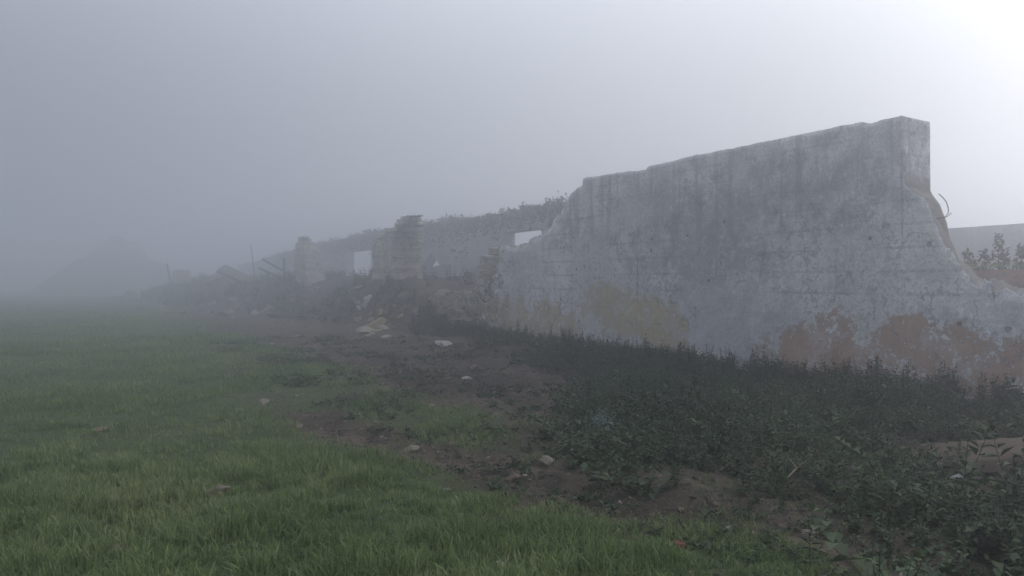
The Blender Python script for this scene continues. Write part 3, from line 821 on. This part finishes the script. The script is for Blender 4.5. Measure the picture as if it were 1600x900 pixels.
def put(name, me, mat, label, cat, loc, rot, group=None):
    return tag(add_obj(name, me, mat, None, loc, rot), label, cat, group)
def seat(px, py, dD=0.0, up=0.0):
    """a point on the heap seen at this place, moved dD further off and up"""
    X_, Y_, _ = ground_pt(px, py); k = (Y_+dD)/Y_
    X_, Y_ = X_*k, Y_*k
    return X_, Y_, float(H(X_, Y_))+up
def big_slab(px, py, up, L, Wd, T, seed, mat, label, cat, name, rot):
    put(name, slab_mesh(name, L, Wd, T, seed), M[mat], label, cat, seat(px, py, .6, up), rot)
big_slab(372, 446, .55, 2.5, 1.4, .22, 5, 'timber', 'dark tilted roof slab lying on the rubble heap', 'slab', 'fallen_slab', (.35, .42, .1))
big_slab(336, 446, .35, 2.0, 1.3, .3, 6, 'earth', 'dark slumped slab propped under the tilted roof slab', 'slab', 'fallen_slab', (.3, -.35, .3))
big_slab(284, 446, .50, 1.35, 1.0, 1.1, 7, 'pillar', 'squarish block of masonry standing dim on the rubble heap', 'masonry block', 'masonry_block', (0, .03, .4))
big_slab(207, 446, .30, 1.0, .8, .9, 9, 'pillar', 'leftmost small block of masonry on the rubble heap', 'masonry block', 'masonry_block', (0, .2, .1))
def beam(label, p, q, r0, r1, name='fallen_beam'):
    mid = [(p[i]+q[i])/2 for i in range(3)]; mid[2] -= .03
    o = add_obj(name, tube(name, [p, mid, q], [r0, (r0+r1)/2, r1], 6), M['timber']); tag(o, label, 'beam')
def top_of(p, px, py):
    return (px-800)/F*p[1], p[1], CAMH-(py-HOR)/F*p[1]
p = seat(268, 446); beam('slim leaning post beside the squarish masonry block', (p[0], p[1], p[2]-.2), top_of(p, 261, 412), .12, .07, 'leaning_post')
p = seat(222, 445, 1.0, .05); q = seat(270, 447, .4, .10); beam('long dark beam lying level to the left of the squarish block', (p[0], p[1], p[2]+.35), (q[0], q[1], q[2]+.05), .10, .09)
p = seat(400, 444, 1); beam('lone thin post leaning above the far roof edge', (p[0], p[1], p[2]-.2), top_of(p, 392, 382), .035, .02, 'leaning_post')
p = seat(470, 440); q = seat(440, 442, 1.0); beam('sloping dark beam left of the blunt masonry pier', (p[0], p[1], p[2]+.05), top_of(q, 411, 405), .08, .07)
p = seat(444, 441); beam('short upright post crossing the sloping beam', (p[0], p[1], p[2]-.2), top_of(p, 444, 403), .07, .06, 'leaning_post')
p = seat(455, 442); q = seat(425, 444, 1.0); beam('low dark beam under the sloping beam', (p[0], p[1], p[2]+.05), top_of(q, 405, 419), .08, .07)

# ------------------------------------------------------------------ stones
bmi = bmesh.new(); bmesh.ops.create_icosphere(bmi, subdivisions=4, radius=1.0)
bmi.verts.ensure_lookup_table()
IV = np.array([list(v.co) for v in bmi.verts]); IF = np.array([[v.index for v in f.verts] for f in bmi.faces]); bmi.free()
def rock_mesh(name, seed, planes=13, rough=.10):
    r = np.random.default_rng(seed)
    Nn = unit(r.normal(0, 1, (planes, 3))); hh = r.uniform(.55, .95, planes)
    dots = IV @ Nn.T
    rad = np.min(np.where(dots > .05, hh/np.maximum(dots, .05), 9), axis=1)
    rad = np.minimum(rad, 1.15)
    rad = rad*(1+rough*(fbm(IV[:, 0]*2.2+seed, IV[:, 1]*2.2, IV[:, 2]*2.2, seed=seed)-.5)+.5*rough*(fbm(IV[:, 0]*7, IV[:, 1]*7+seed, IV[:, 2]*7, seed=seed+3)-.5))
    return np_mesh(name, IV*rad[:, None], [IF], smooth=False)
ROCKS = {k: [] for k in ('stone', 'brown', 'yellow', 'white')}
for mk in ROCKS:
    for i in range(6):
        me = rock_mesh('stone', 300+i+10*len(mk)); me.materials.append(M[mk]); ROCKS[mk].append(me)
ri = [0]
def rock(px, py, wpx, asp, mk, label, group=None, name='stone', flat=.6, sink=.40, cat='stone'):
    """px,py = where its foot meets the ground in the photo; wpx = width there in pixels"""
    X_, Y_, z_ = ground_pt(px, py)
    s = wpx/F*Y_/2*1.08
    ri[0] += 1
    o = add_obj(name, ROCKS[mk][ri[0] % 6], None, None, (X_, Y_+s*.4, z_+s*asp*(1-sink*2)*.7), (rng.normal(0, .18), rng.normal(0, .18), rng.uniform(-.5, .5)), (s, s*rng.uniform(.6, .95), s*asp))
    return tag(o, label, cat, group)
HERO = [
    (331, 775, 44, .42, 'stone', 'flat pale brown stone half sunk in the near grass, bottom left'),
    (640, 708, 26, .55, 'stone', 'pale wedge shaped stone at the grassy edge of the wheel track'),
    (852, 727, 22, .95, 'stone', 'upright tan stone where the wheel track meets the weeds'),
    (409, 632, 18, .60, 'stone', 'tan stone in the grass, upper one of a pair left of the bare soil'),
    (374, 643, 17, .50, 'stone', 'tan stone in the grass, lower one of a pair left of the bare soil'),
    (154, 676, 26, .45, 'brown', 'reddish brown stone on a bare patch at the far left'),
    (800, 755, 28, .60, 'brown', 'brown angular stone lying in the middle of the wheel track'),
    (1083, 666, 16, .9, 'white', 'small whitish stone alone among the dark weeds'),
    (1213, 716, 40, .5, 'yellow', 'yellow ochre stone among the dark weeds of the bank'),
    (1487, 826, 34, .45, 'white', 'flat white stone in the weeds near the right corner'),
    (1045, 857, 14, .7, 'yellow', 'small yellowish stone beside the red brick piece'),
    (695, 771, 18, .45, 'stone', 'small pale stone in the grass below the wheel track'),
    (703, 696, 14, .6, 'stone', 'small tan stone on the weed side of the wheel track'),
    (694, 541, 30, .50, 'white', 'pale flat stone on the bare soil in front of the broken wall end'),
    (432, 497, 30, .38, 'stone', 'long pale stone at the foot of the rubble heap'),
    (398, 492, 20, .40, 'stone', 'pale flat stone to the left of the long pale stone'),
    (730, 592, 15, .45, 'white', 'small whitish stone in the middle of the bare soil'),
    (1073, 758, 17, .65, 'stone', 'grey tan stone on the track side of the weeds'),
    (1010, 763, 15, .6, 'brown', 'small reddish stone at the weed edge'),
    (1140, 832, 22, .4, 'white', 'flat grey white stone by the grass at the end of the track'),
    (395, 857, 13, .6, 'brown', 'reddish stone in the grass at the bottom'),
    (35, 862, 30, .4, 'stone', 'flat grey stone at the bottom left corner'),
    (185, 868, 46, .35, 'brown', 'low brown clod of stone in the grass at the bottom left'),
    (790, 889, 30, .3, 'white', 'flat pale stone in the grass at the bottom edge'),
    (1420, 905, 22, .4, 'white', 'pale stone in the weeds at the bottom edge'),
]
for h_ in HERO: rock(*h_)
# red brick
bm = bmesh.new(); add_box(bm, 0, 0, 0, .066, .05, .038, None, .012); bmesh.ops.bevel(bm, geom=bm.edges[:], offset=.004, segments=2, affect='EDGES')
X_, Y_, z_ = ground_pt(1063, 858)
put('brick_piece', bm_mesh('brick_piece', bm), M['brick'], 'broken piece of red brick lying in the grass near the bottom', 'brick', (X_, Y_, z_+.012), (.15, .1, .2))

# the large brown slab and white rubble at the right margin
X_, Y_, z_ = ground_pt(1590, 745)
bm = bmesh.new()
gxs, gys = np.linspace(-1, 1, 40), np.linspace(-1, 1, 24)
A, B = np.meshgrid(gxs, gys, indexing='ij')
rim = np.clip(1-np.maximum(np.abs(A)**5, np.abs(B)**4), 0, 1)**.35
zz = .16*rim*(.8+.4*fbm(A*2, B*2, seed=131)) + .05*A*rim + .02*(fbm(A*8, B*8, seed=132)-.5)
ww = 1+.14*(fbm(A*1.5, B*1.5, seed=133)-.5)
V = np.stack([A*.85*ww, B*.42*ww, zz-.02], -1).reshape(-1, 3); bm.free()
put('flat_boulder', np_mesh('flat_boulder', V, [grid_faces(40, 24)], smooth=True), M['slab'], 'large flat brown boulder among the weeds at the right margin', 'boulder', (X_+.45, Y_+.35, z_+.06), (-.02, -.03, -.12))
for k in range(26):
    rock(rng.uniform(1462, 1560), rng.uniform(712, 750), rng.uniform(7, 20), rng.uniform(.35, .7), 'white' if rng.uniform() < .75 else 'stone',
         'chip of whitish rubble piled at the left end of the flat brown boulder', 'white rubble beside the flat boulder', 'rubble_stone', cat='rubble')
# rubble tumbled from the broken end of the wall
for k in range(40):
    t = rng.uniform(0, 1); px = 545+rng.uniform(0, 165)*t**.7+rng.normal(0, 8); py = 523-45*t+rng.normal(0, 9)
    rock(px, min(py, 530), rng.uniform(6, 22), rng.uniform(.4, .75), 'yellow' if rng.uniform() < .35 else 'stone',
         'tumbled pale stone in the rubble spilling from the broken wall end', 'rubble at the broken wall end', 'rubble_stone', cat='rubble')
for k, (px, py, w, mk, lab) in enumerate([(598, 494, 22, 'yellow', 'yellow lichened stone topping the rubble spill'), (590, 512, 34, 'yellow', 'long yellowish stone leaning down the rubble spill'),
        (566, 522, 28, 'stone', 'tan stone at the low front of the rubble spill'), (640, 470, 34, 'stone', 'pale broad stone beside the base of the stone pillar'), (690, 466, 30, 'stone', 'pale stone resting on the low broken wall top'),
        (575, 470, 20, 'white', 'whitish stone lying left of the stone pillar base'), (563, 483, 14, 'white', 'small white stone on the slope left of the rubble spill')]):
    rock(px, py, w, .7, mk, lab)
# rubble on the foggy heap
for k in range(70):
    rock(rng.uniform(215, 575), rng.uniform(452, 497), rng.uniform(6, 20), rng.uniform(.4, .8), 'stone' if rng.uniform() < .6 else 'brown',
         'dim stone scattered over the foggy rubble heap', 'stones on the rubble heap', 'rubble_stone', cat='rubble')
# small stones on the bare soil, the wheel track and in the grass
cnt = 0
while cnt < 190:
    v_ = rng.uniform(6, 32); u_ = rng.normal(4.2, 1.3); X_, Y_ = xy(v_, u_)
    if u_ < weed_edge(v_)-.3: continue
    cnt += 1; px = 800+F*X_/Y_; py = HOR+F*CAMH/Y_
    if not -20 < px < 1620: continue
    rock(px, py, max(4, rng.lognormal(math.log(.045), .55)/Y_*F), rng.uniform(.35, .75), ('stone', 'stone', 'brown', 'stone')[int(rng.integers(4))],
         'small stone on the bare soil between the grass and the wall', 'small stones on the bare soil')
cnt = 0
while cnt < 80:
    v_ = rng.uniform(3.2, 11); uc = float(np.interp(v_, [2, 4, 6, 8, 12], [6.1, 6.25, 6.9, 7.35, 7.7])); u_ = uc+rng.normal(0, .42); X_, Y_ = xy(v_, u_)
    px = 800+F*X_/Y_; py = HOR+F*CAMH/Y_; cnt += 1
    rock(px, py, max(4, rng.lognormal(math.log(.035), .45)/Y_*F), rng.uniform(.35, .75), ('stone', 'brown', 'brown', 'stone')[int(rng.integers(4))],
         'small brown stone lying in the muddy wheel track', 'small stones in the wheel track')

# crumbs of soil and gravel: nobody could count them
n = 24000
v = rng.uniform(2.5, 20, n); u = np.where(rng.uniform(size=n) < .5, rng.normal(4.4, 1.2, n), rng.normal(6.8, .6, n)); X, Y = xy(v, u)
k = (rng.uniform(size=n) < soil(X, Y)+.05) & in_view(X, Y); X, Y = X[k], Y[k]
OV = np.array([[1, 0, 0], [-1, 0, 0], [0, 1, 0], [0, -1, 0], [0, 0, 1], [0, 0, -1]], float); OF = np.array([[0,2,4],[2,1,4],[1,3,4],[3,0,4],[2,0,5],[1,2,5],[3,1,5],[0,3,5]])
s = rng.lognormal(math.log(.0105), .55, len(X))
V = OV[None]*s[:, None, None]*rng.uniform(.5, 1.2, (len(X), 6, 1)); a = rng.uniform(0, 6.28, len(X))[:, None]
V = np.stack([V[..., 0]*np.cos(a)-V[..., 1]*np.sin(a), V[..., 0]*np.sin(a)+V[..., 1]*np.cos(a), V[..., 2]*.7], -1) + np.stack([X, Y, H(X, Y)], 1)[:, None]
Fo = (OF[None]+(np.arange(len(X))*6)[:, None, None]).reshape(-1, 3)
nl_ = 2500; k = rng.integers(0, len(X), nl_); Xs, Ys = X[k]+rng.normal(0, .3, nl_), Y[k]+rng.normal(0, .3, nl_); a = rng.uniform(0, 3.14, nl_); ln_ = rng.uniform(.02, .07, nl_)
d_ = np.stack([np.cos(a)*ln_, np.sin(a)*ln_, rng.normal(0, .01, nl_)], 1); b_ = np.stack([Xs, Ys, H(Xs, Ys)+.008], 1); sd_ = np.stack([-np.sin(a), np.cos(a), 0*a], 1)*.003
Vs = np.stack([b_-d_-sd_, b_-d_+sd_, b_+d_+sd_, b_+d_-sd_], 1).reshape(-1, 3); Fs = np.arange(nl_*4).reshape(-1, 4)+len(V.reshape(-1, 3))
V = np.concatenate([V.reshape(-1, 3), Vs])
gmat = NT('soil_crumb'); isl = gmat.n('ShaderNodeNewGeometry').outputs['Random Per Island']
gmat.bsdf(gmat.mix(gmat.ramp(isl, .3, 1), (.040, .030, .025), (.15, .115, .088)), .95)
tag(add_obj('gravel', np_mesh('gravel', V, [Fo, Fs]), gmat.mat), 'crumbs of soil and gravel on the bare ground', 'gravel', kind='stuff')

# dry twig among the weeds
X_, Y_, z_ = ground_pt(1246, 762)
tw = add_obj('dry_twig', tube('dry_twig', [(X_-.10, Y_-.05, z_+.08), (X_, Y_, z_+.15), (X_+.13, Y_+.08, z_+.21)], [.006, .007, .004], 5), M['straw']); tag(tw, 'forked pale dry twig lying in the weeds of the bank', 'twig')
add_obj('side_shoot', tube('side_shoot', [(X_, Y_, z_+.15), (X_-.06, Y_+.1, z_+.25)], [.005, .003], 5), M['straw'], parent=tw)

# ------------------------------------------------------------------ haze: one closed box of even air
bm = bmesh.new(); e = EXT+4; add_box(bm, 0, 0, 2.6, 2*e, 2*e, 8.0)
hz = NT('haze_air'); pv = hz.n('ShaderNodeVolumePrincipled')
pv.inputs['Color'].default_value = (.92, .94, .985, 1); pv.inputs['Density'].default_value = .026; pv.inputs['Anisotropy'].default_value = .86
pv.inputs['Density Attribute'].default_value = ""
hz.l(pv.outputs[0], hz.out.inputs['Volume'])
hz.mat.cycles.homogeneous_volume = True
tag(add_obj('haze', bm_mesh('haze', bm), hz.mat), 'thick grey morning fog over the whole field', 'fog', kind='stuff')

# ------------------------------------------------------------------ sky, sun
SAZ, SEL = R(60), R(28)
sd = Vector((math.sin(SAZ)*math.cos(SEL), math.cos(SAZ)*math.cos(SEL), math.sin(SEL)))
w = bpy.data.worlds.new("World"); scene.world = w; w.use_nodes = True
nt = w.node_tree; nt.nodes.clear()
out = nt.nodes.new('ShaderNodeOutputWorld'); bg = nt.nodes.new('ShaderNodeBackground'); nt.links.new(bg.outputs[0], out.inputs[0])
sky = nt.nodes.new('ShaderNodeTexSky'); sky.sky_type = 'NISHITA'; sky.sun_disc = False
sky.sun_elevation = SEL; sky.sun_rotation = SAZ; sky.air_density = 1.0; sky.dust_density = 6.0; sky.ozone_density = 1.0
hs = nt.nodes.new('ShaderNodeHueSaturation'); hs.inputs['Saturation'].default_value = .28; nt.links.new(sky.outputs[0], hs.inputs['Color'])
# cloud layer lit from behind: brightens smoothly towards the hidden sun
tc = nt.nodes.new('ShaderNodeTexCoord'); dp = nt.nodes.new('ShaderNodeVectorMath'); dp.operation = 'DOT_PRODUCT'
nt.links.new(tc.outputs['Generated'], dp.inputs[0]); dp.inputs[1].default_value = sd
mr = nt.nodes.new('ShaderNodeMapRange'); mr.interpolation_type = 'SMOOTHSTEP'; nt.links.new(dp.outputs['Value'], mr.inputs[0])
mr.inputs[1].default_value = -.1; mr.inputs[2].default_value = 1.0; mr.inputs[3].default_value = 0; mr.inputs[4].default_value = 1
mixc = nt.nodes.new('ShaderNodeMix'); mixc.data_type = 'RGBA'
nt.links.new(mr.outputs[0], mixc.inputs[0]); mixc.inputs[6].default_value = (2.4, 2.64, 3.2, 1); mixc.inputs[7].default_value = (5.05, 5.3, 5.85, 1)
mx = nt.nodes.new('ShaderNodeMix'); mx.data_type = 'RGBA'; mx.inputs[0].default_value = .8
nt.links.new(hs.outputs[0], mx.inputs[6]); nt.links.new(mixc.outputs[2], mx.inputs[7])
# an overcast sky is brightest overhead
sz = nt.nodes.new('ShaderNodeSeparateXYZ'); nt.links.new(tc.outputs['Generated'], sz.inputs[0])
zr = nt.nodes.new('ShaderNodeMapRange'); zr.interpolation_type = 'SMOOTHSTEP'; nt.links.new(sz.outputs[2], zr.inputs[0])
zr.inputs[1].default_value = .15; zr.inputs[2].default_value = 1.0; zr.inputs[3].default_value = 1.0; zr.inputs[4].default_value = 3.6
vm = nt.nodes.new('ShaderNodeVectorMath'); vm.operation = 'SCALE'; nt.links.new(mx.outputs[2], vm.inputs[0]); nt.links.new(zr.outputs[0], vm.inputs['Scale'])
nt.links.new(vm.outputs[0], bg.inputs[0]); bg.inputs[1].default_value = .1

sl_ = bpy.data.lights.new('sun', 'SUN'); sl_.energy = 0.5; sl_.angle = R(55); sl_.color = (1.0, .97, .93)
so = bpy.data.objects.new('sun', sl_); COL.objects.link(so); so.rotation_mode = 'QUATERNION'; so.rotation_quaternion = sd.to_track_quat('Z', 'Y')

cam = bpy.data.cameras.new('camera'); co = bpy.data.objects.new('camera', cam); COL.objects.link(co)
cam.sensor_width = 36; cam.lens = 36*F/1600; cam.clip_start = .05; cam.clip_end = 1000
co.location = (0, 0, CAMH); co.rotation_euler = (R(90)-math.atan(10/F), 0, 0)
scene.camera = co

scene.render.engine = 'CYCLES'
cy = scene.cycles
cy.max_bounces = 8; cy.diffuse_bounces = 3; cy.glossy_bounces = 2; cy.transmission_bounces = 4; cy.transparent_max_bounces = 8; cy.volume_bounces = 4
cy.use_denoising = True; cy.use_adaptive_sampling = False; cy.sample_clamp_indirect = 4.0
try: cy.denoiser = 'OPENIMAGEDENOISE'
except Exception: pass
scene.view_settings.view_transform = 'Standard'
try: scene.view_settings.look = 'None'
except Exception: pass
scene.view_settings.exposure = 0.21; scene.view_settings.gamma = 1.0
scene.view_settings.use_curve_mapping = False
